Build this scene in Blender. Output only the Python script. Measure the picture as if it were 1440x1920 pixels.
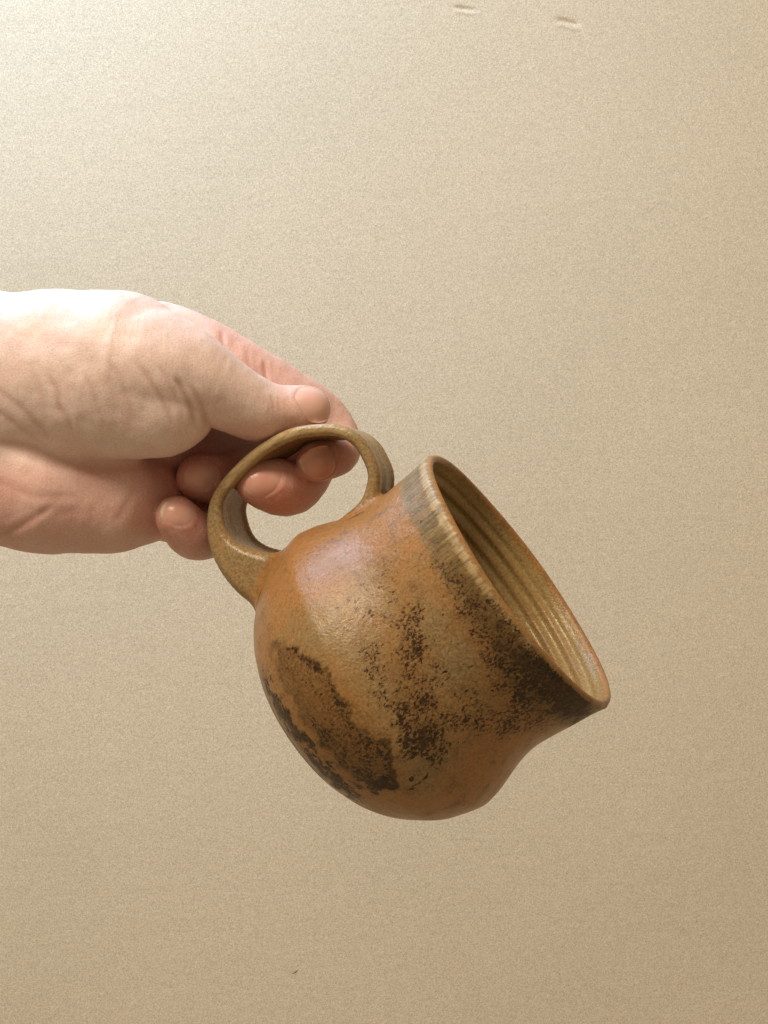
import bpy, bmesh, math
import numpy as np
from mathutils import Vector, Matrix
from mathutils.bvhtree import BVHTree

# ------------------------------------------------------------------ scale and camera
S = 0.000155            # metres per modelling unit (one unit is about 0.155 mm)
D = 2667.0              # camera distance in modelling units
WALL_Y = 0.55           # metres behind the mug
scene = bpy.context.scene
for o in list(bpy.data.objects):
    bpy.data.objects.remove(o)

cam_d = bpy.data.cameras.new('camera')
cam = bpy.data.objects.new('camera', cam_d)
scene.collection.objects.link(cam)
cam.location = (0, -D * S, 0)
cam.rotation_euler = (math.radians(90), 0, 0)
cam_d.sensor_fit = 'VERTICAL'
cam_d.sensor_height = 36
cam_d.lens = 50
cam_d.clip_start = 0.01
cam_d.clip_end = 50
scene.camera = cam

world = bpy.data.worlds.new('World')
scene.world = world
world.use_nodes = True
bgn = world.node_tree.nodes['Background']
bgn.inputs[0].default_value = (1.0, 0.78, 0.47, 1)
bgn.inputs[1].default_value = 0.34


def area_light(name, loc, target, sx, sy, power, col):
    l = bpy.data.lights.new(name, 'AREA')
    l.shape = 'RECTANGLE'
    l.size, l.size_y = sx, sy
    l.energy = power
    l.color = col
    o = bpy.data.objects.new(name, l)
    scene.collection.objects.link(o)
    o.location = loc
    o.rotation_euler = (Vector(target) - Vector(loc)).to_track_quat('-Z', 'Y').to_euler()
    return o


area_light('window_light', (-0.43, 0.25, 0.74), (-0.03, 0.30, 0.0), 0.60, 0.45, 9.6, (0.38, 0.66, 0.98))
area_light('room_fill', (-0.54, -0.78, 1.22), (0.0, 0.1, 0.0), 0.60, 0.50, 25.0, (1.0, 0.845, 0.635))  # warm fill added above and in front, not a known lamp

scene.view_settings.view_transform = 'Standard'
scene.view_settings.look = 'None'
scene.view_settings.exposure = 0.05
scene.view_settings.gamma = 1.0
scene.view_settings.use_curve_mapping = False
scene.cycles.use_denoising = True


# ------------------------------------------------------------------ helpers
def P(px, py, d):
    """A point seen at (px, py) of the frame, d units in front of the mug's plane."""
    f = (D - d) / D
    return np.array([(px - 720) * f, -d, (960 - py) * f])


def project(p):
    f = D / (D + p[:, 1])
    return np.stack([720 + p[:, 0] * f, 960 - p[:, 2] * f], -1)


def smin(a, b, k):
    h = np.maximum(k - np.abs(a - b), 0) / k
    return np.minimum(a, b) - h * h * k * 0.25


def sstep(x, a, b):
    t = np.clip((x - a) / (b - a), 0, 1)
    return t * t * (3 - 2 * t)


def vnoise(p, seed=0):
    """Smooth value noise on points (n,3), range 0..1."""
    i = np.floor(p).astype(np.int64)
    f = p - i
    f = f * f * (3 - 2 * f)

    def h(a, b, c):
        n = (a * 374761393 + b * 668265263 + c * 2147483647 + seed * 974711) & 0xffffffff
        n = ((n ^ (n >> 13)) * 1274126177) & 0xffffffff
        return ((n ^ (n >> 16)) & 0xffff) / 65535.0
    r = 0
    for dx in (0, 1):
        for dy in (0, 1):
            for dz in (0, 1):
                w = (f[:, 0] if dx else 1 - f[:, 0]) * (f[:, 1] if dy else 1 - f[:, 1]) * (f[:, 2] if dz else 1 - f[:, 2])
                r = r + w * h(i[:, 0] + dx, i[:, 1] + dy, i[:, 2] + dz)
    return r


def surface_nets(fn, xs, ys, zs, coarse=4):
    """Zero surface of fn on a (possibly uneven) grid -> verts, quads."""
    nx, ny, nz = len(xs), len(ys), len(zs)
    cx, cy, cz = xs[::coarse], ys[::coarse], zs[::coarse]
    G = np.stack(np.meshgrid(cx, cy, cz, indexing='ij'), -1)
    vc = fn(G.reshape(-1, 3)).reshape(G.shape[:3])
    st_x = np.r_[np.diff(cx), np.diff(cx)[-1]]
    st_yz = max(np.max(np.diff(cy)), np.max(np.diff(cz)))
    step = np.sqrt(st_x ** 2 + 2 * st_yz ** 2)[:, None, None]
    near = np.abs(vc) < step * 1.25 + 4
    vol = np.repeat(np.repeat(np.repeat(vc, coarse, 0), coarse, 1), coarse, 2)[:nx, :ny, :nz]
    nm = np.repeat(np.repeat(np.repeat(near, coarse, 0), coarse, 1), coarse, 2)[:nx, :ny, :nz]
    vol = np.where(vol > 0, 1e3, -1e3).astype(np.float32)
    idx = np.argwhere(nm)
    pts = np.stack([xs[idx[:, 0]], ys[idx[:, 1]], zs[idx[:, 2]]], -1)
    vol[idx[:, 0], idx[:, 1], idx[:, 2]] = fn(pts)
    s = vol < 0
    cs = np.zeros((nx - 1, ny - 1, nz - 1), np.int8)
    for a in (0, 1):
        for b in (0, 1):
            for c in (0, 1):
                cs += s[a:nx - 1 + a, b:ny - 1 + b, c:nz - 1 + c]
    act = (cs > 0) & (cs < 8)
    ci = np.argwhere(act)
    vid = -np.ones(act.shape, np.int64)
    vid[act] = np.arange(len(ci))
    acc = np.zeros((len(ci), 3)); cnt = np.zeros(len(ci))
    corners = [(a, b, c) for a in (0, 1) for b in (0, 1) for c in (0, 1)]
    for i, A in enumerate(corners):
        for B in corners[i + 1:]:
            if sum(abs(A[k] - B[k]) for k in range(3)) != 1:
                continue
            ia = ci + A; ib = ci + B
            va = vol[ia[:, 0], ia[:, 1], ia[:, 2]]; vb = vol[ib[:, 0], ib[:, 1], ib[:, 2]]
            m = (va < 0) != (vb < 0)
            t = np.where(m, va / np.where(m, va - vb, 1), 0)
            pa = np.stack([xs[ia[:, 0]], ys[ia[:, 1]], zs[ia[:, 2]]], -1)
            pb = np.stack([xs[ib[:, 0]], ys[ib[:, 1]], zs[ib[:, 2]]], -1)
            acc += np.where(m[:, None], pa + t[:, None] * (pb - pa), 0); cnt += m
    V = acc / cnt[:, None]
    quads = []
    for ax in range(3):
        o = [1 if k == ax else 0 for k in range(3)]
        lo = s[:nx - o[0], :ny - o[1], :nz - o[2]]; hi = s[o[0]:, o[1]:, o[2]:]
        e = np.argwhere(lo != hi)
        b1, b2 = [(1, 2), (2, 0), (0, 1)][ax]
        ok = (e[:, b1] > 0) & (e[:, b2] > 0) & (e[:, b1] < (nx, ny, nz)[b1] - 1) & (e[:, b2] < (nx, ny, nz)[b2] - 1)
        e = e[ok]
        fl = lo[e[:, 0], e[:, 1], e[:, 2]]

        def g(d1, d2):
            c = e.copy(); c[:, b1] -= d1; c[:, b2] -= d2
            return vid[c[:, 0], c[:, 1], c[:, 2]]
        q = np.stack([g(1, 1), g(0, 1), g(0, 0), g(1, 0)], -1)
        q[~fl] = q[~fl][:, ::-1]
        quads.append(q)
    Q = np.concatenate(quads)
    return V, Q[(Q >= 0).all(1)]


def snap(fn, V, it=2, e=0.7):
    """Pull vertices onto the zero surface; returns them with unit normals."""
    for _ in range(it):
        v = fn(V)
        g = np.stack([fn(V + np.eye(3)[k] * e) - v for k in range(3)], -1) / e
        st = -v / np.maximum((g * g).sum(1), 0.2)
        V = V + np.clip(st, -3, 3)[:, None] * g
    return V, g / np.maximum(np.linalg.norm(g, axis=1), 1e-6)[:, None]


def mesh_obj(name, V, F, mat, parent=None, smooth=True):
    me = bpy.data.meshes.new(name)
    V = np.asarray(V, float)
    me.from_pydata(V.tolist(), [], [list(map(int, f)) for f in F])
    me.update()
    if smooth:
        me.polygons.foreach_set('use_smooth', np.ones(len(me.polygons), bool))
    if mat:
        me.materials.append(mat)
    o = bpy.data.objects.new(name, me)
    scene.collection.objects.link(o)
    if parent:
        o.parent = parent
    return o


def color_attr(o, name, arr):
    a = o.data.color_attributes.new(name, 'FLOAT_COLOR', 'POINT')
    full = np.ones((len(arr), 4), np.float32)
    full[:, :arr.shape[1]] = arr
    a.data.foreach_set('color', full.ravel())


class NT:
    """Small node-tree writer."""
    def __init__(self, name):
        self.m = bpy.data.materials.new(name)
        self.m.use_nodes = True
        self.t = self.m.node_tree
        self.b = self.t.nodes['Principled BSDF']

    def set(self, sock, v):
        if isinstance(v, bpy.types.NodeSocket):
            self.t.links.new(v, sock)
        elif v is not None:
            sock.default_value = v

    def n(self, typ, ins=None, out=0, **kw):
        nd = self.t.nodes.new(typ)
        for k, v in kw.items():
            setattr(nd, k, v)
        for k, v in (ins or {}).items():
            self.set(nd.inputs[k], v)
        return nd.outputs[out]

    def math(self, op, a, b=None, c=None, clamp=False):
        nd = self.t.nodes.new('ShaderNodeMath'); nd.operation = op; nd.use_clamp = clamp
        for i, v in enumerate((a, b, c)):
            self.set(nd.inputs[i], v)
        return nd.outputs[0]

    def mix(self, f, a, b, blend='MIX'):
        nd = self.t.nodes.new('ShaderNodeMix'); nd.data_type = 'RGBA'; nd.blend_type = blend
        self.set(nd.inputs[0], f)
        for i, v in ((6, a), (7, b)):
            if isinstance(v, tuple):
                v = (*v[:3], 1)
            self.set(nd.inputs[i], v)
        return nd.outputs[2]

    def ramp(self, f, lo, hi, a=0.0, b=1.0, smooth=True):
        nd = self.t.nodes.new('ShaderNodeMapRange')
        nd.interpolation_type = 'SMOOTHSTEP' if smooth else 'LINEAR'
        self.set(nd.inputs[0], f)
        for i, v in zip((1, 2, 3, 4), (lo, hi, a, b)):
            self.set(nd.inputs[i], v)
        return nd.outputs[0]

    def noise(self, vec, scale, detail=3, rough=0.5, dist=0.0):
        return self.n('ShaderNodeTexNoise', {'Vector': vec, 'Scale': scale, 'Detail': detail, 'Roughness': rough, 'Distortion': dist})

    def attr(self, name):
        nd = self.t.nodes.new('ShaderNodeAttribute'); nd.attribute_name = name
        sp = self.t.nodes.new('ShaderNodeSeparateColor')
        self.t.links.new(nd.outputs['Color'], sp.inputs[0])
        return sp.outputs

    def coords(self, scale=(1, 1, 1)):
        c = self.n('ShaderNodeTexCoord', out=3)
        if scale == (1, 1, 1):
            return c
        return self.n('ShaderNodeMapping', {'Vector': c, 'Scale': scale})

    def bump(self, h, strength, dist, normal=None):
        return self.n('ShaderNodeBump', {'Height': h, 'Strength': strength, 'Distance': dist, 'Normal': normal})


# ------------------------------------------------------------------ materials
def mat_wall():
    t = NT('painted_plaster')
    c = t.coords()
    big = t.noise(c, 5.0, 3, 0.5)
    cr = t.n('ShaderNodeMapping', {'Vector': c, 'Rotation': (0.6, 0.77, 0.4)})
    grain = t.noise(cr, 1050.0, 3, 0.75, 0.4)
    grain2 = t.noise(t.coords((0.35, 1, 1)), 330.0, 3, 0.6)
    col = t.mix(t.ramp(big, 0.3, 0.7), (0.590, 0.508, 0.395), (0.618, 0.530, 0.412))
    g = t.ramp(grain, 0.25, 0.75, 0.60, 1.40, False)
    g2 = t.ramp(grain2, 0.25, 0.75, 0.965, 1.035, False)
    col = t.mix(1.0, col, t.n('ShaderNodeCombineColor', {0: g, 1: g, 2: g}), 'MULTIPLY')
    col = t.mix(1.0, col, t.n('ShaderNodeCombineColor', {0: g2, 1: g2, 2: g2}), 'MULTIPLY')
    t.set(t.b.inputs['Base Color'], col)
    t.b.inputs['Roughness'].default_value = 0.75
    b = t.bump(grain, 0.25, 0.0006)
    b = t.bump(grain2, 0.09, 0.0012, b)
    b = t.bump(t.noise(t.coords((0.5, 1, 1.6)), 38.0, 3, 0.55), 0.07, 0.004, b)
    t.set(t.b.inputs['Normal'], b)
    return t.m


def mat_simple(name, col, rough):
    t = NT(name)
    c = t.coords()
    n = t.noise(c, 700.0, 3)
    t.set(t.b.inputs['Base Color'], t.mix(n, tuple(x * 0.85 for x in col), tuple(x * 1.15 for x in col)))
    t.b.inputs['Roughness'].default_value = rough
    return t.m


def mat_mug():
    t = NT('stoneware_glaze')
    A = t.attr('glaze_a')      # r dark rust density, g streaked band, b tan
    B = t.attr('glaze_b')      # r pale edges with light painted in, g grey-olive, b inside
    C = t.attr('glaze_c')      # r dark smoky wash
    c = t.coords()
    cs = t.coords((1, 1, 0.16))
    mott = t.noise(c, 190.0, 5, 0.62)
    fine = t.noise(c, 1300.0, 3, 0.65)
    streak = t.noise(cs, 950.0, 4, 0.6, 0.3)
    streak2 = t.noise(cs, 260.0, 3, 0.55, 0.4)
    # base: orange to tan
    tanf = t.math('ADD', A[2], t.ramp(mott, 0.3, 0.7, -0.28, 0.28), clamp=True)
    base = t.mix(tanf, (0.335, 0.152, 0.047), (0.262, 0.156, 0.061))
    base = t.mix(t.ramp(mott, 0.52, 0.72), base, (0.215, 0.100, 0.033))
    base = t.mix(t.ramp(fine, 0.50, 0.68, 0.0, 0.70), base, (0.36, 0.215, 0.095))
    base = t.mix(t.ramp(fine, 0.47, 0.32, 0.0, 0.60), base, (0.15, 0.07, 0.026))
    # streaked band under the lip and inside
    sc = t.mix(t.ramp(streak, 0.36, 0.66), (0.120, 0.072, 0.023), (0.245, 0.160, 0.060))
    sc = t.mix(t.ramp(streak2, 0.45, 0.68, 0.0, 0.65), sc, (0.24, 0.125, 0.042))
    gm = t.ramp(t.math('ADD', A[1], t.math('MULTIPLY', t.math('SUBTRACT', t.math('ADD', t.math('MULTIPLY', streak, 0.6), t.math('MULTIPLY', streak2, 0.4)), 0.5), 2.4)), 0.22, 0.80)
    base = t.mix(gm, base, sc)
    # grey olive pooled glaze
    oc = t.mix(t.ramp(fine, 0.3, 0.7), (0.185, 0.140, 0.070), (0.33, 0.265, 0.155))
    base = t.mix(t.math('MULTIPLY', B[1], t.ramp(mott, 0.25, 0.6, 0.55, 1.0)), base, oc)
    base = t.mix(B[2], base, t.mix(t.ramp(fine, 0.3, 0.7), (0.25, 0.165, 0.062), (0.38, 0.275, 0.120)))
    # pale lip glaze, plus edge light painted into the colour
    lm = t.ramp(t.math('ADD', B[0], t.math('MULTIPLY', t.math('SUBTRACT', streak, 0.5), 0.9)), 0.30, 0.70)
    base = t.mix(t.math('MULTIPLY', lm, 0.8), base, t.mix(streak2, (0.46, 0.34, 0.18), (0.52, 0.36, 0.20)))
    # dark rusty flakes
    fl = t.noise(t.coords((1, 1, 0.7)), 1250.0, 4, 0.66, 0.6)
    fl2 = t.noise(c, 230.0, 4, 0.6, 0.4)
    fv = t.math('ADD', t.math('MULTIPLY', fl, 0.76), t.math('MULTIPLY', fl2, 0.24))
    thr = t.math('SUBTRACT', 0.745, t.math('MULTIPLY', A[0], 0.44))
    dm = t.ramp(t.math('SUBTRACT', fv, thr), -0.006, 0.014)
    dc = t.mix(t.ramp(fine, 0.35, 0.65), (0.020, 0.010, 0.004), (0.064, 0.030, 0.010))
    # thinner brown film around the flakes
    film = t.ramp(t.math('SUBTRACT', fv, t.math('SUBTRACT', thr, 0.075)), -0.02, 0.05, 0.0, 0.55)
    film = t.math('MULTIPLY', film, t.ramp(A[0], 0.15, 0.6))
    base = t.mix(film, base, (0.13, 0.058, 0.020))
    base = t.mix(t.math('MULTIPLY', C[1], t.ramp(mott, 0.25, 0.7, 0.92, 0.55)), base, t.mix(t.ramp(fine, 0.35, 0.65), (0.075, 0.035, 0.010), (0.160, 0.080, 0.025)))
    base = t.mix(dm, base, dc)
    ws = t.ramp(t.math('ADD', C[0], t.math('MULTIPLY', t.math('SUBTRACT', t.math('ADD', t.math('MULTIPLY', streak, 0.6), t.math('MULTIPLY', fl2, 0.4)), 0.5), 1.3)), 0.36, 0.74, 0.0, 0.85)
    base = t.mix(ws, base, t.mix(t.ramp(fine, 0.35, 0.65), (0.040, 0.021, 0.007), (0.110, 0.058, 0.019)))
    t.set(t.b.inputs['Base Color'], base)
    t.set(t.b.inputs['Roughness'], t.math('ADD', t.math('ADD', t.ramp(mott, 0.3, 0.7, 0.27, 0.39), t.math('ADD', t.math('MULTIPLY', gm, 0.12), t.math('ADD', t.math('MULTIPLY', C[1], -0.05), t.math('MULTIPLY', C[2], -0.10)))), t.math('ADD', t.math('MULTIPLY', B[2], -0.10), t.math('MULTIPLY', dm, 0.10))))
    t.b.inputs['Specular IOR Level'].default_value = 0.32
    b = t.bump(fine, 0.30, 0.0004)
    b = t.bump(mott, 0.30, 0.0014, b)
    b = t.bump(dm, -0.35, 0.0005, b)
    t.set(t.b.inputs['Normal'], b)
    return t.m


def mat_skin():
    t = NT('skin')
    A = t.attr('skin_a')      # r redness, g crease, b palm yellow
    c = t.coords()
    m1 = t.noise(c, 130.0, 4, 0.6)
    m2 = t.noise(c, 1800.0, 2, 0.7)
    base = t.mix(t.ramp(m1, 0.3, 0.7), (0.75, 0.57, 0.545), (0.82, 0.645, 0.62))
    base = t.mix(t.math('MULTIPLY', A[0], t.ramp(m1, 0.2, 0.8, 0.75, 1.0)), base, (0.60, 0.23, 0.185))
    base = t.mix(t.ramp(m2, 0.5, 0.72, 0.0, 0.42), base, (0.88, 0.73, 0.67))
    base = t.mix(t.ramp(m2, 0.5, 0.28, 0.0, 0.42), base, (0.52, 0.32, 0.27))
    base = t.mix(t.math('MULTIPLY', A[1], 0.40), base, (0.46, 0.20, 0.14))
    t.set(t.b.inputs['Base Color'], base)
    t.b.inputs['Roughness'].default_value = 0.52
    t.b.inputs['Specular IOR Level'].default_value = 0.4
    t.b.inputs['Subsurface Weight'].default_value = 0.22
    t.b.inputs['Subsurface Radius'].default_value = (1.0, 0.38, 0.2)
    t.b.inputs['Subsurface Scale'].default_value = 0.0035
    vor = t.n('ShaderNodeTexVoronoi', {'Vector': t.n('ShaderNodeMapping', {'Vector': c, 'Rotation': (0, 0.7, 0), 'Scale': (0.6, 1, 1)}), 'Scale': 1150.0},
              feature='DISTANCE_TO_EDGE')
    b = t.bump(t.ramp(vor, 0.0, 0.25), 0.10, 0.00022)
    b = t.bump(m2, 0.12, 0.0004, b)
    wr = t.n('ShaderNodeMapping', {'Vector': c, 'Rotation': (0, -0.95, 0), 'Scale': (1.0, 0.3, 0.14)})
    b = t.bump(t.noise(wr, 420.0, 4, 0.6, 0.3), 0.22, 0.0006, b)
    wr2 = t.n('ShaderNodeMapping', {'Vector': c, 'Rotation': (0, 0.35, 0), 'Scale': (1.0, 0.3, 0.12)})
    b = t.bump(t.noise(wr2, 900.0, 3, 0.6, 0.2), 0.14, 0.0004, b)
    t.set(t.b.inputs['Normal'], b)
    return t.m


def mat_nail():
    t = NT('fingernail')
    A = t.attr('nail_a')      # r free edge, g moon
    c = t.coords()
    n = t.noise(c, 400.0, 3)
    base = t.mix(n, (0.61, 0.295, 0.235), (0.67, 0.36, 0.295))
    base = t.mix(t.math('MULTIPLY', A[1], 0.4), base, (0.72, 0.45, 0.37))
    base = t.mix(t.math('MULTIPLY', A[2], 0.65), base, (0.77, 0.51, 0.47))
    base = t.mix(A[0], base, (0.74, 0.60, 0.48))
    t.set(t.b.inputs['Base Color'], base)
    t.b.inputs['Roughness'].default_value = 0.30
    t.b.inputs['Subsurface Weight'].default_value = 0.2
    t.b.inputs['Subsurface Radius'].default_value = (1.0, 0.4, 0.25)
    t.b.inputs['Subsurface Scale'].default_value = 0.002
    t.set(t.b.inputs['Normal'], t.bump(n, 0.1, 0.0003))
    return t.m


M_WALL, M_MUG, M_SKIN, M_NAIL = mat_wall(), mat_mug(), mat_skin(), mat_nail()

# ------------------------------------------------------------------ the wall
WF = (D * S + WALL_Y) / (D * S)
DENTS = [(1066, 41, 0.0072, 0.0018, 0.0015, -15), (872, 16, 0.0066, 0.0015, 0.0011, -10)]   # px, py, half length, half height, depth, turn


def fine_axis(centres, half, lo, hi):
    a = [np.linspace(lo, hi, 9)]
    for c in centres:
        a.append(np.linspace(c - half, c + half, 60))
    return np.unique(np.round(np.concatenate(a), 6))


dc_ = [((d[0] - 720) * S * WF, (960 - d[1]) * S * WF) for d in DENTS]
wx = fine_axis([c[0] for c in dc_], 0.014, -2.5, 2.5)
wz = fine_axis([c[1] for c in dc_], 0.010, -2.0, 2.0)
WXg, WZg = np.meshgrid(wx, wz, indexing='ij')
WYg = np.zeros_like(WXg)
for (cx_, cz_), d in zip(dc_, DENTS):
    r = math.radians(d[5])
    u = ((WXg - cx_) * math.cos(r) + (WZg - cz_) * math.sin(r)) / d[2]
    v = (-(WXg - cx_) * math.sin(r) + (WZg - cz_) * math.cos(r)) / d[3]
    WYg += d[4] * np.exp(-u ** 4 - v ** 2) - 0.35 * d[4] * np.exp(-u ** 4 - (v + 1.9) ** 2)
nxw, nzw = len(wx), len(wz)
wv = np.stack([WXg, WYg, WZg], -1).reshape(-1, 3)
wf = [(a * nzw + b, (a + 1) * nzw + b, (a + 1) * nzw + b + 1, a * nzw + b + 1) for a in range(nxw - 1) for b in range(nzw - 1)]
wall = mesh_obj('wall', wv, wf, M_WALL)
wall.location = (0, WALL_Y, 0)
wall['kind'] = 'structure'
wall['label'] = 'plain beige painted wall behind the hand and mug'


def wall_mark(name, px, py, lx, lz, h, rot, mat):
    """A small raised ridge of paint or speck on the wall."""
    f = (D * S + WALL_Y) / (D * S)
    x, z = (px - 720) * S * f, (960 - py) * S * f
    V, F = [], []
    nu, nv = 24, 9
    for j in range(nv):
        for i in range(nu):
            u = -1 + 2 * i / (nu - 1); v = -1 + 2 * j / (nv - 1)
            w = math.sqrt(max(0, 1 - u * u)) * (0.75 + 0.25 * math.sin(3.1 * u + 0.6))
            yy = h * max(0.0, (1 - u * u)) * (1 - v * v) - h * 0.04
            xx = u * lx; zz = v * w * lz + 0.25 * lz * math.sin(2.2 * u)
            V.append((xx * math.cos(rot) - zz * math.sin(rot), -yy, xx * math.sin(rot) + zz * math.cos(rot)))
    for j in range(nv - 1):
        for i in range(nu - 1):
            a = j * nu + i
            F.append((a, a + 1, a + nu + 1, a + nu))
    o = mesh_obj(name, V, F, mat, wall)
    o.location = (x, 0, z)
    return o


wall_mark('dirt_speck', 553, 1822, 0.0026, 0.0008, 0.0007, math.radians(25), mat_simple('dirt', (0.34, 0.28, 0.18), 0.9))

# ------------------------------------------------------------------ the mug
AT, ANG = 0.219, 0.633
axis = np.array([math.cos(ANG) * math.sqrt(1 - AT * AT), -AT, math.sin(ANG) * math.sqrt(1 - AT * AT)])
ey = np.array([0, 1.0, 0]) - axis * axis[1]
ey /= np.linalg.norm(ey)
ex = np.cross(ey, axis)
RIM = P(970.1, 1086.9, 40)
BASE_S = -480.0
ROT = np.stack([ex, ey, axis], 1)          # local -> world
base_c = RIM + BASE_S * axis


def to_local(p):
    return (p - RIM) @ ROT


def to_world(q):
    return q @ ROT.T + RIM


mug = bpy.data.objects.new('mug', None)
scene.collection.objects.link(mug)
mug.matrix_world = Matrix.Translation(Vector(base_c * S)) @ Matrix(ROT.tolist()).to_4x4()
mug['label'] = 'brown speckled stoneware mug tilted in the hand, its mouth to the right'
mug['category'] = 'mug'

pro = np.array([(2, 280), (0, 281.5), (-20, 279), (-60, 275.5), (-105, 271), (-150, 271), (-190, 278.5), (-225, 290.5), (-255, 301.8), (-272, 306.4), (-287, 309.4), (-303, 307.2),
                (-325, 301.5), (-360, 290), (-400, 267), (-430, 244), (-455, 215), (-470, 188), (-478, 172), (-480, 121)], float)


def smooth_line(pts, n, it=2):
    """Catmull-Rom through pts, resampled to n even steps."""
    pts = np.asarray(pts, float)
    ext = np.vstack([2 * pts[0] - pts[1], pts, 2 * pts[-1] - pts[-2]])
    out = []
    for i in range(1, len(ext) - 2):
        p0, p1, p2, p3 = ext[i - 1:i + 3]
        for u in np.linspace(0, 1, 16, endpoint=False):
            out.append(0.5 * (2 * p1 + (p2 - p0) * u + (2 * p0 - 5 * p1 + 4 * p2 - p3) * u ** 2 + (3 * p1 - p0 - 3 * p2 + p3) * u ** 3))
    out.append(pts[-1])
    out = np.array(out)
    L = np.r_[0, np.cumsum(np.linalg.norm(np.diff(out[:, :2], axis=0), axis=1))]
    q = np.linspace(0, L[-1], n)
    return np.stack([np.interp(q, L, out[:, k]) for k in range(out.shape[1])], -1)


out_ctrl = np.array([(3, 272)] + [tuple(x) for x in pro[1:]] + [(-478, 110), (-474, 0.5)], float)
outer = smooth_line(out_ctrl[1:], 190)
lip = np.array([(7.5, 277.5), (10, 272), (8, 266.5), (2, 263.5)], float)
zi = np.linspace(-4, -452, 130)
Ro = np.interp(zi, pro[::-1, 0], pro[::-1, 1])
Ri = Ro - 17 - 9 * sstep(-zi, 10, 120) - 10 * sstep(-zi, 200, 420)
Ri = Ri + 3.2 * np.cos(zi / 4.0 + 0.4 * np.sin(zi / 17)) * np.exp(-((zi + 55) / 55) ** 2) * sstep(-zi, 8, 24)
Ri = Ri * (1 - sstep(-zi, 428, 455) * 0.35)
inner = np.stack([zi, Ri], -1)
inner = np.vstack([inner, [(-455, 110), (-456, 60), (-456, 0.5)]])
prof = np.vstack([inner[::-1], lip[::-1], outer])
side = np.r_[np.ones(len(inner)), np.full(len(lip), 0.5), np.zeros(len(outer))]
NT_ = 480
th = np.linspace(0, 2 * np.pi, NT_, endpoint=False)
ZZ = np.repeat(prof[:, 0][:, None], NT_, 1)
RR = np.repeat(prof[:, 1][:, None], NT_, 1)
TT = np.repeat(th[None, :], len(prof), 0)
SD = np.repeat(side[:, None], NT_, 1)
# hand-thrown irregularity: slow waves in radius, slightly uneven rim
wob = 1.1 * np.sin(2 * TT + 0.6 + ZZ / 160) + 0.7 * np.sin(3 * TT + 1.9 - ZZ / 90) + 0.7 * np.sin(ZZ / 21 + 0.5 * np.sin(TT * 2)) * (SD < 0.5)
RR = np.maximum(RR + wob * np.clip(RR / 200, 0, 1), 0.4)
ZZ = ZZ + (1.3 * np.sin(2 * TT + 1.0) + 0.8 * np.sin(5 * TT + 0.3)) * sstep(ZZ, -60, 0)
Vl = np.stack([RR * np.cos(TT), RR * np.sin(TT), ZZ], -1).reshape(-1, 3)
F = []
n0 = len(prof)
for i in range(n0 - 1):
    for j in range(NT_):
        k = (j + 1) % NT_
        F.append((i * NT_ + j, i * NT_ + k, (i + 1) * NT_ + k, (i + 1) * NT_ + j))


def seg_d(q, pts):
    """Distance of 2-d points to a polyline, and the parameter 0..1 along it."""
    best = np.full(len(q), 1e9); tp = np.zeros(len(q))
    pts = np.asarray(pts, float)
    n = len(pts) - 1
    for i in range(n):
        a, b = pts[i], pts[i + 1]
        ab = b - a
        u = np.clip(((q - a) @ ab) / max(ab @ ab, 1e-9), 0, 1)
        d = np.linalg.norm(q - a - u[:, None] * ab, axis=1)
        m = d < best
        best[m] = d[m]; tp[m] = (i + u[m]) / n
    return best, tp


def in_poly(q, poly):
    c = np.zeros(len(q), bool)
    n = len(poly)
    for i in range(n):
        (x1, y1), (x2, y2) = poly[i], poly[(i + 1) % n]
        m = ((y1 > q[:, 1]) != (y2 > q[:, 1])) & (q[:, 0] < (x2 - x1) * (q[:, 1] - y1) / (y2 - y1 + 1e-9) + x1)
        c ^= m
    return c


def poly_mask(q, poly, soft):
    d, _ = seg_d(q, list(poly) + [poly[0]])
    sd = np.where(in_poly(q, poly), d, -d)
    return sstep(sd, -soft * 0.4, soft)


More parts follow.
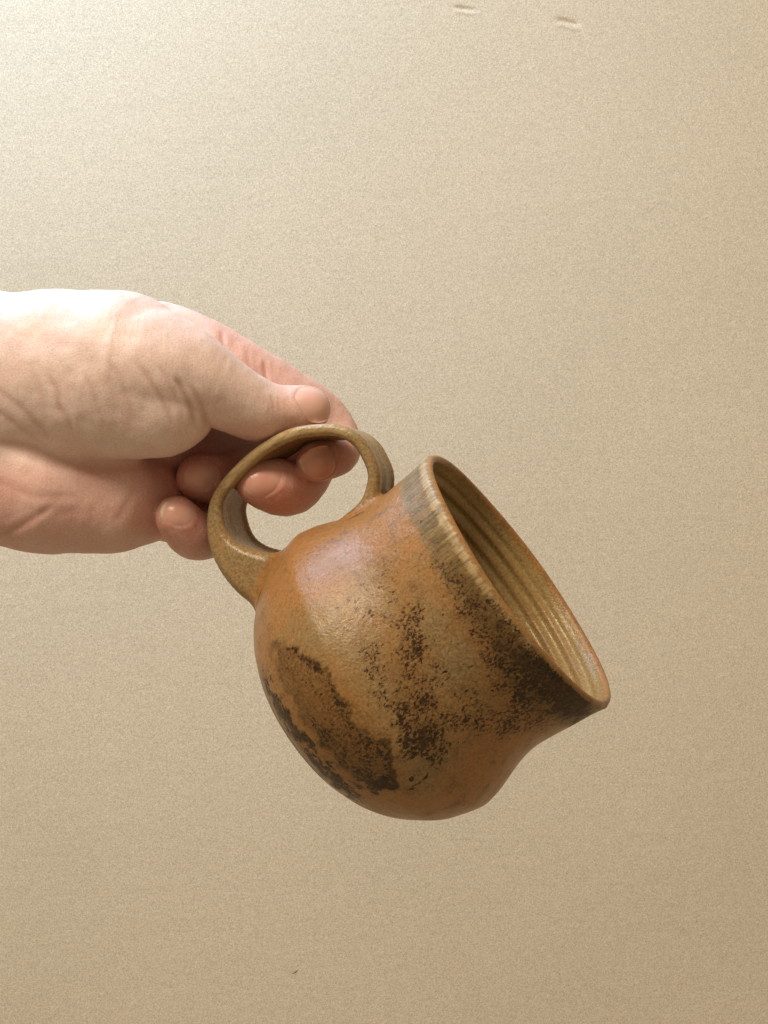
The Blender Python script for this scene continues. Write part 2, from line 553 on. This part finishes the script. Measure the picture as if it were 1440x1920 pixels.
def glaze_masks(Vl, inside, lipm):
    """Where the glaze is rusty, streaked, tan... laid on the pot's own surface (front traced, back random)."""
    n = len(Vl)
    rho = np.hypot(Vl[:, 0], Vl[:, 1]); z = Vl[:, 2]
    ang = np.arctan2(Vl[:, 1], Vl[:, 0])
    fr = sstep(-Vl[:, 1] / np.maximum(rho, 1), -0.12, 0.05)
    q = project(to_world(Vl))
    warp = np.stack([vnoise(Vl / 16, 3) + 0.5 * vnoise(Vl / 7, 5), vnoise(Vl / 16, 4) + 0.5 * vnoise(Vl / 7, 6)], -1) - 0.75
    q = q + warp * 22
    n1 = vnoise(Vl / 60, 7); n2 = vnoise(Vl / 26, 8); n3 = vnoise(Vl / 110, 9)
    # dark rust
    dk = np.zeros(n)
    p1 = [(505, 1200), (562, 1212), (606, 1248), (640, 1290), (668, 1345), (690, 1372), (722, 1385), (738, 1425), (752, 1482), (700, 1490), (650, 1462),
          (600, 1405), (552, 1335), (515, 1262)]
    m = poly_mask(q, p1, 12)
    d, tp = seg_d(q, [(540, 1203), (606, 1248), (640, 1290), (668, 1345), (690, 1372), (722, 1385), (738, 1425), (748, 1480), (690, 1480)])
    edge = np.exp(-(d / 13) ** 2)
    pool_m = m * fr
    low = sstep(q[:, 1], 1330, 1440)
    dk = np.maximum(dk, m * (0.38 + 0.42 * edge + 0.14 * low + 0.36 * (n2 - 0.5)))
    d, tp = seg_d(q, [(480, 1215), (505, 1290), (545, 1360), (600, 1435), (660, 1490), (730, 1518)])
    dk = np.maximum(dk, 0.72 * np.exp(-(d / 12) ** 2) * sstep(tp, 0.02, 0.2) * (1 - sstep(tp, 0.8, 1.0)))
    d, tp = seg_d(q, [(770, 1150), (765, 1230), (780, 1320), (800, 1420)])
    w = 34 + 26 * sstep(tp, 0.2, 0.75)
    dk = np.maximum(dk, (0.52 + 0.12 * sstep(tp, 0.55, 0.9) + 0.25 * (n2 - 0.5)) * np.exp(-(d / w) ** 4) * (1 - sstep(tp, 0.985, 1.0)))
    d, tp = seg_d(q, [(700, 1230), (720, 1300), (765, 1370), (810, 1420)])
    dk = np.maximum(dk, 0.48 * np.exp(-(d / 44) ** 2))
    d, tp = seg_d(q, [(765, 930), (800, 1020), (850, 1090), (900, 1170), (935, 1240)])
    dk = np.maximum(dk, (0.28 + 0.22 * sstep(tp, 0.15, 0.45)) * np.exp(-(d / 44) ** 2))
    d, tp = seg_d(q, [(905, 1150), (960, 1215), (1010, 1262), (1075, 1318)])
    dk = np.maximum(dk, (0.54 + 0.22 * sstep(tp, 0.3, 0.6) + 0.2 * (n2 - 0.5)) * np.exp(-(d / 46) ** 4))
    d, tp = seg_d(q, [(930, 1240), (970, 1290), (1000, 1330)])
    dk = np.maximum(dk, (0.56 + 0.2 * (n2 - 0.5)) * np.exp(-(d / 52) ** 2))
    d, tp = seg_d(q, [(850, 1350), (920, 1360), (990, 1345), (1060, 1330)])
    dk = np.maximum(dk, 0.49 * np.exp(-(d / 52) ** 2))
    d, tp = seg_d(q, [(760, 1478), (800, 1450)])
    dk = np.maximum(dk, 0.8 * np.exp(-(d / 4) ** 2))
    d, tp = seg_d(q, [(720, 1130), (830, 1270), (900, 1300)])
    dk = np.maximum(dk, (0.33 + 0.12 * n2) * np.exp(-(d / 120) ** 2))
    back = np.clip(sstep(n1, 0.45, 0.8) * 0.8 + 0.15 * n2, 0, 0.8) * sstep(-z, 20, 60)
    dk = dk * fr + back * (1 - fr)
    dk = dk * (1 - inside)
    # streaked band below the lip
    wband = 64 + 44 * (n3 - 0.5) + 20 * sstep(ang, -1.6, 0.2)
    st = (1 - sstep(-z, wband * 0.55, wband * 1.25)) * (1 - inside)
    d, tp = seg_d(q, [(600, 1180), (660, 1260), (720, 1350), (790, 1440)])
    # tan against orange
    tn = 0.30 + 0.55 * (n1 - 0.5)
    c1, _ = seg_d(q, [(600, 1190), (680, 1230), (740, 1340), (800, 1440)])
    tn = tn + 0.75 * np.exp(-(c1 / 70) ** 2) * fr
    c2, _ = seg_d(q, [(740, 1090), (850, 1220), (860, 1330)])
    tn = tn + 0.55 * np.exp(-(c2 / 75) ** 2) * fr
    o1, _ = seg_d(q, [(560, 1080), (680, 1000), (770, 990)])
    tn = tn - 0.6 * np.exp(-(o1 / 70) ** 2) * fr
    o2, _ = seg_d(q, [(780, 1500), (900, 1460), (960, 1400)])
    tn = tn - 0.5 * np.exp(-(o2 / 55) ** 2) * fr
    # pooled grey olive under the foot and beside the handle
    ol = 0.75 * sstep(-z, 448, 470) * (1 - inside)
    ol = np.maximum(ol, 0.35 * np.exp(-(c1 / 30) ** 2) * fr * (1 - inside))
    c3, _ = seg_d(q, [(820, 1170), (850, 1250)])
    ol = np.maximum(ol, 0.5 * np.exp(-(c3 / 45) ** 2) * fr * (1 - inside))
    lipm = lipm * (0.80 + 0.25 * n2)
    out_lip = (1 - inside) * np.exp(-((z + 4) / 14) ** 2) * (0.25 + 0.75 * sstep(-ang, -0.4, 2.4)) * 0.62  # lip glaze, painted paler on the upper left where light catches it
    groove = 0.5 - 0.5 * np.cos(z / 4.0 + 0.4 * np.sin(z / 17))
    gz_ = np.exp(-((z + 55) / 60) ** 2)
    st = st * (1 - inside)
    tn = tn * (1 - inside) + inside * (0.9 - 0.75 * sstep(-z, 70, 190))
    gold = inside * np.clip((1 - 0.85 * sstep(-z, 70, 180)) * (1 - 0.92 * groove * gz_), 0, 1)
    wash = np.zeros(n)
    d, tp = seg_d(q, [(935, 1205), (985, 1245), (1040, 1288), (1092, 1328)])
    wash = np.maximum(wash, 0.55 * np.exp(-(d / 30) ** 2))
    d, tp = seg_d(q, [(1000, 1300), (1070, 1335)])
    wash = np.maximum(wash, 0.46 * np.exp(-(d / 30) ** 2))
    d, tp = seg_d(q, [(775, 905), (800, 985), (850, 1060), (900, 1130), (945, 1195)])
    wash = np.maximum(wash, (0.10 + 0.40 * sstep(tp, 0.2, 0.7)) * np.exp(-(d / 24) ** 2))
    d, tp = seg_d(q, [(560, 1216), (606, 1252), (640, 1295), (666, 1350), (690, 1378), (720, 1392), (735, 1430), (742, 1478)])
    wash = np.maximum(wash, (0.60 + 0.2 * sstep(tp, 0.4, 0.9)) * np.exp(-(d / 9) ** 2))
    d, tp = seg_d(q, [(600, 1375), (650, 1430), (710, 1475)])
    wash = np.maximum(wash, 0.45 * np.exp(-(d / 26) ** 2))
    d, tp = seg_d(q, [(500, 1290), (545, 1365), (610, 1445), (680, 1500)])
    wash = np.maximum(wash, 0.62 * np.exp(-(d / 9) ** 2))
    d, tp = seg_d(q, [(785, 1320), (800, 1400)])
    wash = np.maximum(wash, 0.45 * np.exp(-(d / 28) ** 2))
    wash = (wash * fr + (1 - fr) * 0.6 * sstep(n3, 0.5, 0.8)) * (1 - inside)
    d, tp = seg_d(q, [(775, 1180), (770, 1250), (790, 1330), (805, 1410)])
    cen = 0.40 * np.exp(-(d / 42) ** 4) * fr * sstep(tp, 0.0, 0.4)
    d, tp = seg_d(q, [(900, 1150), (960, 1240), (1040, 1310)])
    rimw = 0.55 * np.exp(-(d / 50) ** 2) * fr
    film_m = np.clip(np.maximum(np.maximum(pool_m * (0.75 + 0.25 * n1), cen), rimw) * (1 - inside) + 0.5 * (1 - fr) * sstep(n1, 0.45, 0.7) * (1 - inside), 0, 1)
    glaze_masks.wash = np.stack([np.clip(wash, 0, 1), film_m, 0 * film_m], -1)
    a = np.stack([np.clip(dk, 0, 1), np.clip(st, 0, 1), np.clip(tn, 0, 1)], -1)
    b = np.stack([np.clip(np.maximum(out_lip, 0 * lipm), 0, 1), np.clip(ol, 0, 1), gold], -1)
    return a, b


body = mesh_obj('body', (Vl - np.array([0, 0, BASE_S])) * S, F, M_MUG, mug)
sdv = SD.reshape(-1)
ga, gb = glaze_masks(Vl, (sdv > 0.7).astype(float), (np.abs(sdv - 0.5) < 0.2).astype(float))
lm = np.abs(sdv - 0.5) < 0.2
ga[lm, 1] = 0.1; ga[lm, 2] = 0.25; ga[lm, 0] = 0
color_attr(body, 'glaze_a', ga)
color_attr(body, 'glaze_b', gb)
color_attr(body, 'glaze_c', glaze_masks.wash * (~lm)[:, None])

# handle: a pulled strap in the plane through the mug's axis, melted onto the wall of the pot
LEAN = 0.20
hr = np.array([-math.cos(LEAN), math.sin(LEAN), 0])        # radial, local
hn = np.array([math.sin(LEAN), math.cos(LEAN), 0])         # width direction, away from the viewer
hpath_px = [(664, 975, 13, 66), (684, 948, 11, 58), (696, 920, 11, 58), (700, 890, 10.5, 58), (692, 863, 10.5, 59), (671, 828, 10.5, 60), (637, 808, 10.5, 62), (594, 806, 10.5, 63),
            (541, 816, 11, 64), (482, 850, 11, 66), (432, 898, 11.5, 68), (405, 940, 12, 70), (402, 982, 16, 74), (412, 1020, 22, 77),
            (434, 1050, 31, 80), (466, 1074, 42, 83), (510, 1096, 50, 84)]
hp = []
cam_l = to_local(np.array([0, -D, 0]))
for x, y, t_, w_ in hpath_px:
    d_ = to_local(P(x, y, 0)) - cam_l
    u = (-(w_ - 6) - cam_l @ hn) / (d_ @ hn)
    q = cam_l + u * d_
    hp.append((q[2], q @ hr, t_, w_))
hp = smooth_line(np.array(hp), 64)


def body_sdf(p):
    rho = np.hypot(p[:, 0], p[:, 1])
    R = np.interp(p[:, 2], pro[::-1, 0], pro[::-1, 1])
    dR = (np.interp(p[:, 2] + 3, pro[::-1, 0], pro[::-1, 1]) - np.interp(p[:, 2] - 3, pro[::-1, 0], pro[::-1, 1])) / 6
    return (rho - R) / np.sqrt(1 + dR * dR)


def strap(p):
    q = np.stack([p[:, 2], p @ hr], -1)
    w = p @ hn
    best = np.full(len(p), 1e9); th_ = np.zeros(len(p)); wd = np.zeros(len(p)); tp = np.zeros(len(p)); sgn = np.zeros(len(p))
    for i in range(0, len(hp) - 1):
        a, b = hp[i], hp[i + 1]
        ab = b[:2] - a[:2]
        u = np.clip(((q - a[:2]) @ ab) / (ab @ ab), 0, 1)
        r = q - a[:2] - u[:, None] * ab
        d = np.linalg.norm(r, axis=1)
        m = d < best
        best[m] = d[m]
        th_[m] = (a[2] + u * (b[2] - a[2]))[m]; wd[m] = (a[3] + u * (b[3] - a[3]))[m]
        tp[m] = (i + u[m]) / (len(hp) - 1)
        sgn[m] = np.sign(ab[0] * r[:, 1] - ab[1] * r[:, 0])[m]
    return best, th_, wd, w, tp, sgn


def handle_sdf(p):
    best, th_, wd, w, tp, sgn = strap(p)
    e = np.clip(np.abs(w) / wd, 0, 1)
    tt = th_ * (0.82 + 0.30 * np.exp(-((e - 0.80) / 0.16) ** 2)) + 2.2 * np.exp(-(w / 14) ** 2) * (sgn < 0)
    rc = np.minimum(tt * 0.85, 9)
    dx = best - (tt - rc); dw = np.abs(w) - (wd - rc)
    return np.hypot(np.maximum(dx, 0), np.maximum(dw, 0)) + np.minimum(np.maximum(dx, dw), 0) - rc


def handle_field(p):
    return smin(body_sdf(p), handle_sdf(p), 26.0)


zmin, zmax = hp[:, 0].min() - 60, hp[:, 0].max() + 60
gz = np.arange(zmin, zmax, 3.2)
tmax = hp[:, 1].max() + 40
gx = np.arange(-tmax, -200, 3.2)
gy = np.arange(-110, 260, 3.2)
hV, hQ = surface_nets(handle_field, gx, gy, gz)
hV, hN = snap(handle_field, hV)
lift = body_sdf(hV)
keep = (lift[hQ] > 0.45).any(1)
# stay clear of the grid walls
hQ = hQ[keep]
used = np.unique(hQ)
remap = -np.ones(len(hV), int); remap[used] = np.arange(len(used))
hV, hQ, hN, lift = hV[used], remap[hQ], hN[used], lift[used]
hV = hV - hN * (0.6 * (lift < 0.45))[:, None]
handle = mesh_obj('handle', (hV - np.array([0, 0, BASE_S])) * S, hQ, M_MUG, mug)
best, th_, wd, w, tp, sgn = strap(hV)
ha, hb = glaze_masks(hV, np.zeros(len(hV)), np.zeros(len(hV)))
onstrap = sstep(lift, 2, 26)
color_attr(handle, 'glaze_c', glaze_masks.wash * (1 - onstrap)[:, None] + np.stack([0 * onstrap, 0 * onstrap, onstrap], -1))
edge = sstep(np.abs(w) / wd, 0.72, 0.90)
nn = vnoise(hV / 30, 21)
ha[:, 0] = ha[:, 0] * (1 - onstrap) + onstrap * (0.10 + 0.12 * nn)
ha[:, 1] = ha[:, 1] * (1 - onstrap) + onstrap * 0.0
ha[:, 2] = ha[:, 2] * (1 - onstrap) + onstrap * (0.35 + 0.4 * nn)
pool = np.exp(-((tp - 0.84) / 0.09) ** 2) * (np.abs(w) < wd * 0.75)
hb[:, 1] = np.maximum(hb[:, 1] * (1 - onstrap), onstrap * np.clip(0.30 + 0.35 * edge + 0.35 * pool, 0, 1))
hb[:, 2] = onstrap * (1 - edge) * (0.12 + 0.40 * (sgn < 0)) * (0.6 + 0.6 * nn) * (1 - pool)
hb[:, 0] = onstrap * edge * 0.52 * sstep(tp, 0.15, 0.3) * (1 - sstep(tp, 0.6, 0.75))  # broken glaze and an edge highlight painted along the strap's top
color_attr(handle, 'glaze_a', np.clip(ha, 0, 1))
color_attr(handle, 'glaze_b', np.clip(hb, 0, 1))

# ------------------------------------------------------------------ the hand
def chain(pts):
    out = []
    for a, b in zip(pts[:-1], pts[1:]):
        fa, fb = (D - a[2]) / D, (D - b[2]) / D
        out.append((P(*a[:3]), P(*b[:3]), a[3] * fa, b[3] * fb))
    return out


def spline_chain(pts, n):
    pts = np.array(pts, float)
    ext = np.vstack([2 * pts[0] - pts[1], pts, 2 * pts[-1] - pts[-2]])
    out = []
    for i in range(1, len(ext) - 2):
        p0, p1, p2, p3 = ext[i - 1:i + 3]
        for u in np.linspace(0, 1, n, endpoint=False):
            out.append(0.5 * (2 * p1 + (p2 - p0) * u + (2 * p0 - 5 * p1 + 4 * p2 - p3) * u ** 2 + (3 * p1 - p0 - 3 * p2 + p3) * u ** 3))
    out.append(pts[-1])
    return chain([tuple(x) for x in out])


def cone_d(p, seg, q=1.0):
    a, b, ra, rb = seg
    x = p[:, 0] - np.float32(a[0]); y = (p[:, 1] - np.float32(a[1])) * np.float32(1 / q); z = p[:, 2] - np.float32(a[2])
    bx, by, bz = (np.float32(v) for v in ((b[0] - a[0]), (b[1] - a[1]) / q, (b[2] - a[2])))
    t = np.clip((x * bx + y * by + z * bz) / np.float32(max(bx * bx + by * by + bz * bz, 1e-6)), 0, 1)
    x -= t * bx; y -= t * by; z -= t * bz
    return np.sqrt(x * x + y * y + z * z) - (np.float32(ra) + t * np.float32(rb - ra))


PALM = [  # (chain, depth squash, blend)
    (chain([(-60, 790, -180, 150), (150, 800, -220, 110), (270, 815, -255, 82)]), 0.8, 34),
    (chain([(-60, 720, -170, 140), (300, 652, -228, 86)]), 0.9, 34),
    (chain([(290, 740, -245, 84), (-60, 760, -180, 130)]), 0.9, 34),
    (chain([(-60, 695, -130, 148), (-300, 705, -150, 122), (-1300, 700, -170, 165)]), 0.95, 34),
    (chain([(-60, 880, -140, 126), (-300, 850, -150, 118), (-1300, 850, -170, 165)]), 0.95, 34),
    (chain([(-60, 790, -150, 150), (-300, 780, -150, 135), (-1300, 775, -170, 180)]), 0.95, 34),
    (chain([(-60, 890, -140, 122), (80, 914, -140, 116), (200, 932, -160, 98), (262, 938, -200, 84)]), 0.85, 40),
    (chain([(-60, 700, -125, 150), (120, 702, -95, 150), (225, 705, -72, 151), (285, 728, -60, 126)]), 0.82, 36),
    (chain([(285, 728, -60, 126), (312, 764, -42, 88)]), 0.84, 20),
]
FINGERS = {
    'thumb': [(245, 692, -62, 126), (310, 698, -51, 107), (362, 710, -46, 84), (402, 726, -50, 69), (443, 750, -64, 61), (486, 772, -84, 57), (527, 772, -96, 46), (556, 769, -101, 43),
              (579, 768, -103, 41)],
    'index': [(300, 652, -215, 86), (380, 674, -205, 74), (470, 714, -204, 63), (550, 757, -222, 58), (602, 792, -248, 52), (632, 833, -230, 44), (628, 853, -180, 40),
              (602, 863, -138, 38), (590, 867, -124, 35)],
    'middle': [(290, 740, -245, 86), (400, 770, -285, 66), (520, 800, -298, 57), (572, 830, -288, 52), (574, 880, -232, 50), (545, 916, -172, 49), (516, 911, -132, 51), (483, 906, -108, 42)],
    'ring': [(275, 830, -245, 82), (375, 850, -292, 62), (445, 862, -300, 53), (452, 885, -268, 48), (420, 898, -222, 46), (395, 897, -184, 46), (373, 895, -164, 43)],
    'pinky': [(262, 925, -210, 78), (325, 962, -252, 54), (378, 983, -248, 46), (387, 1003, -192, 43), (364, 1004, -147, 45), (340, 980, -120, 41), (329, 968, -110, 38)],
}
CH = {k: spline_chain(v, 3) for k, v in FINGERS.items()}


def palm_sdf(p):
    r = None
    for ch, q, kb in PALM:
        for sg in ch:
            d = cone_d(p, sg, q)
            r = d if r is None else smin(r, d, np.float32(kb))
    return r


def finger_sdf(p, k):
    lo = np.min([np.minimum(a - ra, b - rb) for a, b, ra, rb in CH[k]], axis=0) - 45
    hi = np.max([np.maximum(a + ra, b + rb) for a, b, ra, rb in CH[k]], axis=0) + 45
    m = ((p > lo) & (p < hi)).all(1)
    out = np.full(len(p), 45.0, np.float32)
    # outside its box a finger is only a far distance
    out += np.linalg.norm(np.maximum(np.maximum(lo - p, p - hi), 0), axis=1)
    pm = p[m]
    r = None
    for sg in CH[k]:
        d = cone_d(pm, sg)
        r = d if r is None else smin(r, d, 7.0)
    out[m] = r
    return out


def hand_sdf(p):
    p = np.asarray(p, np.float32)
    r = palm_sdf(p)
    for k in ('index', 'middle', 'ring', 'pinky', 'thumb'):
        root = CH[k][0][0]
        dr = np.linalg.norm((p - root), axis=1)
        far = {'thumb': 120, 'index': 90}.get(k, 130)
        kk = (3 + 30 * (1 - sstep(dr, far * 0.4, far))).astype(np.float32)
        r = smin(r, finger_sdf(p, k), kk)
    return r


xs = np.r_[-720 - 1500 + np.arange(0, 1386, 22.0), np.arange(-830, 0, 3.3)]
xs = np.unique(np.round(xs, 3))
ysg = np.arange(-130, 420, 3.3)
zsg = np.arange(960 - 1110, 960 - 470, 3.3)
hv, hq = surface_nets(hand_sdf, xs, ysg, zsg, 4)
hv, hnrm = snap(hand_sdf, hv, 2)
q2 = project(hv)
toward = -hnrm[:, 1]
facing = sstep(toward, -0.25, 0.15)
dep = -hv[:, 1]

# creases: (polyline, depth, width, min depth toward viewer, bulge)
CREASES = [
    ([(86, 697), (107, 734), (113, 765), (131, 795), (140, 822)], 3.2, 6.0, -60),
    ([(60, 690), (78, 735), (92, 780)], 1.6, 7.0, -60),
    ([(150, 690), (172, 730), (188, 775), (200, 815)], 1.8, 6.0, -60),
    ([(196, 668), (222, 705), (240, 750), (255, 800)], 1.6, 5.0, -60),
    ([(251, 673), (281, 713), (306, 755), (321, 789), (328, 812)], 3.0, 5.5, -60),
    ([(292, 676), (316, 715), (336, 760), (348, 798)], 1.8, 4.5, -60),
    ([(324, 700), (349, 744), (364, 783), (370, 806)], 6.0, 5.5, -90),
    ([(352, 716), (374, 752), (385, 785), (388, 808)], 3.2, 5.5, -90),
    ([(0, 734), (40, 765), (76, 804), (100, 830)], 2.6, 7.0, -80),
    ([(0, 776), (45, 808), (80, 835)], 2.0, 6.0, -80),
    ([(-10, 830), (61, 842), (101, 862), (153, 874), (215, 878), (290, 868)], 4.5, 11.0, -120),
    ([(110, 940), (61, 974), (18, 996), (-30, 1010)], 3.2, 6.0, -200),
    ([(0, 905), (70, 930), (160, 930)], 2.0, 9.0, -200),
    ([(262, 900), (240, 940), (210, 985)], 2.2, 7.0, -200),
    ([(508, 738), (512, 752), (514, 772)], 1.8, 3.5, -90),
    ([(498, 740), (503, 756), (506, 776)], 1.0, 3.0, -90),
    ([(520, 742), (523, 756), (522, 768)], 1.0, 3.0, -90),
    ([(414, 618), (417, 640), (424, 668)], 3.5, 4.5, -400),
    ([(494, 672), (497, 692), (499, 724)], 4.0, 4.0, -400),
    ([(462, 650), (464, 676), (470, 700)], 1.5, 4.0, -400),
    ([(345, 590), (362, 606), (386, 624)], 1.2, 4.0, -400),
    ([(400, 858), (404, 890), (398, 935)], 1.6, 4.0, -260),
    ([(300, 990), (322, 1015), (340, 1044)], 2.0, 4.0, -260),
]
disp = np.zeros(len(hv)); cmask = np.zeros(len(hv))
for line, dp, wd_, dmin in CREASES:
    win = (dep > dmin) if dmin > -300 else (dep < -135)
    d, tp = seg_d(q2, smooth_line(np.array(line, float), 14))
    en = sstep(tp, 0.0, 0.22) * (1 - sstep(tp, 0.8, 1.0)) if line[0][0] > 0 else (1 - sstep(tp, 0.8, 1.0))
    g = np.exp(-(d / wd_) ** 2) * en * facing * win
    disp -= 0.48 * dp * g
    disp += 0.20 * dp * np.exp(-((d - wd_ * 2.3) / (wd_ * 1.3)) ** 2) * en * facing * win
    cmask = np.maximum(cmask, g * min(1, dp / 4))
# gentle irregularity of flesh
disp += (vnoise(hv / 46, 31) - 0.5) * 5 + (vnoise(hv / 17, 32) - 0.5) * 1.3

NAILS = {  # centre px, finger direction, normal (x right, y down, z toward viewer), half length, half width, free edge
    'thumb': ((590, 745), (0.93, 0.22, 0.1), (0.30, -0.72, 0.62), 38, 31, 0.03),
    'index': ((604, 880), (-0.80, 0.45, 0.35), (0.44, 0.76, 0.46), 33, 27, 0.05),
    'middle': ((495, 904), (-0.80, 0.56, 0.20), (0.06, 0.20, 0.97), 37, 28, 0.02),
    'ring': ((378, 893), (-0.98, 0.0, 0.2), (0.30, 0.05, 0.95), 32, 27, 0.0),
    'pinky': ((332, 960), (-0.88, -0.34, 0.2), (0.1, -0.22, 0.96), 33, 26, 0.13),
}
bvh = BVHTree.FromPolygons([Vector(v) for v in hv], [list(map(int, f)) for f in hq])
conv = lambda v: np.array([v[0], -v[2], -v[1]], float)
nail_frames = {}
for k, (c, fd, nn_, hl, hw, fe) in NAILS.items():
    o0 = np.array([0, -D, 0.0]); dr = P(c[0], c[1], 0) - o0
    hit = bvh.ray_cast(Vector(o0), Vector(dr / np.linalg.norm(dr)))
    cpt = np.array(hit[0])
    N = conv(nn_); N /= np.linalg.norm(N)
    T = conv(fd); T -= N * (T @ N); T /= np.linalg.norm(T)
    B_ = np.cross(N, T)
    nail_frames[k] = (cpt, T, B_, N, hl, hw, fe)
    rel = hv - cpt
    u, v, h = rel @ T / hl, rel @ B_ / hw, rel @ N
    rr = (np.abs(u) ** 2.2 + np.abs(v) ** 2.2) ** (1 / 2.2)
    ok = (hnrm @ N > 0.0) * (np.abs(h) < 45)
    disp += ok * (-1.1 * (1 - sstep(rr, 0.85, 1.06)) + 0.7 * np.exp(-((rr - 1.15) / 0.13) ** 2) * (1 - sstep(u, 0.35, 0.8)))
    cmask = np.maximum(cmask, ok * 0.55 * np.exp(-((rr - 1.03) / 0.05) ** 2))
hv2 = hv + hnrm * disp[:, None]

hand = mesh_obj('hand', hv2 * S, hq, M_SKIN)
hand['label'] = 'bare left hand reaching in from the left, gripping the mug by its looped handle'
hand['category'] = 'hand'
red = np.zeros(len(hv))
for k, amt, rad in (('thumb', 0.45, 90), ('index', 0.95, 120), ('middle', 0.90, 120), ('ring', 1.0, 120), ('pinky', 0.85, 110)):
    tip = CH[k][-1][1]
    red = np.maximum(red, amt * (1 - sstep(np.linalg.norm(hv - tip, axis=1), rad * 0.4, rad * 1.5)))
fi = finger_sdf(hv, 'index')
red = np.maximum(red, 0.50 * (1 - sstep(np.abs(fi), 2, 14)) * sstep(q2[:, 0], 330, 430))
red = np.maximum(red, 0.55 * sstep(q2[:, 1], 820, 920))  # warm shade of the lower palm put into the skin colour
red = np.clip(red + (vnoise(hv / 40, 41) - 0.5) * 0.35, 0, 1)
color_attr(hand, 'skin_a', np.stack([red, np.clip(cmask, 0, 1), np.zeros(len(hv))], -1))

bvh2 = BVHTree.FromPolygons([Vector(v) for v in hv], [list(map(int, f)) for f in hq])
for k, (cpt, T, B_, N, hl, hw, fe) in nail_frames.items():
    nu, nv = 28, 24
    V, F, A = [], [], []
    for j in range(nv):
        for i in range(nu):
            a = -1 + 2 * i / (nu - 1); b = -1 + 2 * j / (nv - 1)
            # square -> superellipse
            m = max(abs(a), abs(b)); l = (abs(a) ** 2.2 + abs(b) ** 2.2) ** (1 / 2.2) or 1
            u, v = a * m / l if l else 0, b * m / l if l else 0
            rr = m
            src = cpt + T * u * hl + B_ * v * hw + N * 120
            hit = bvh2.ray_cast(Vector(src), Vector(-N))
            if hit[0] is None:
                pt = cpt + T * u * hl + B_ * v * hw - N * 25
            else:
                pt = np.array(hit[0])
                if (pt - cpt) @ N < -34:
                    pt = cpt + T * u * hl + B_ * v * hw - N * 34
            h = -0.2 - 1.5 * rr ** 4 * (1 - 0.6 * (u > 0.4)) + 0.5 * (1 - v * v)
            V.append((pt + N * h) * S)
            A.append((float(np.clip((u - (1 - 2 * fe)) / 0.05, 0, 1)), float(np.clip((-0.55 - u + 0.2 * (1 - v * v)) / 0.2, 0, 1)), {'thumb': 1.0, 'pinky': 0.35}.get(k, 0.1)))
    for j in range(nv - 1):
        for i in range(nu - 1):
            a = j * nu + i
            F.append((a, a + 1, a + nu + 1, a + nu))
    o = mesh_obj('fingernail', V, F, M_NAIL, hand)
    color_attr(o, 'nail_a', np.array(A))
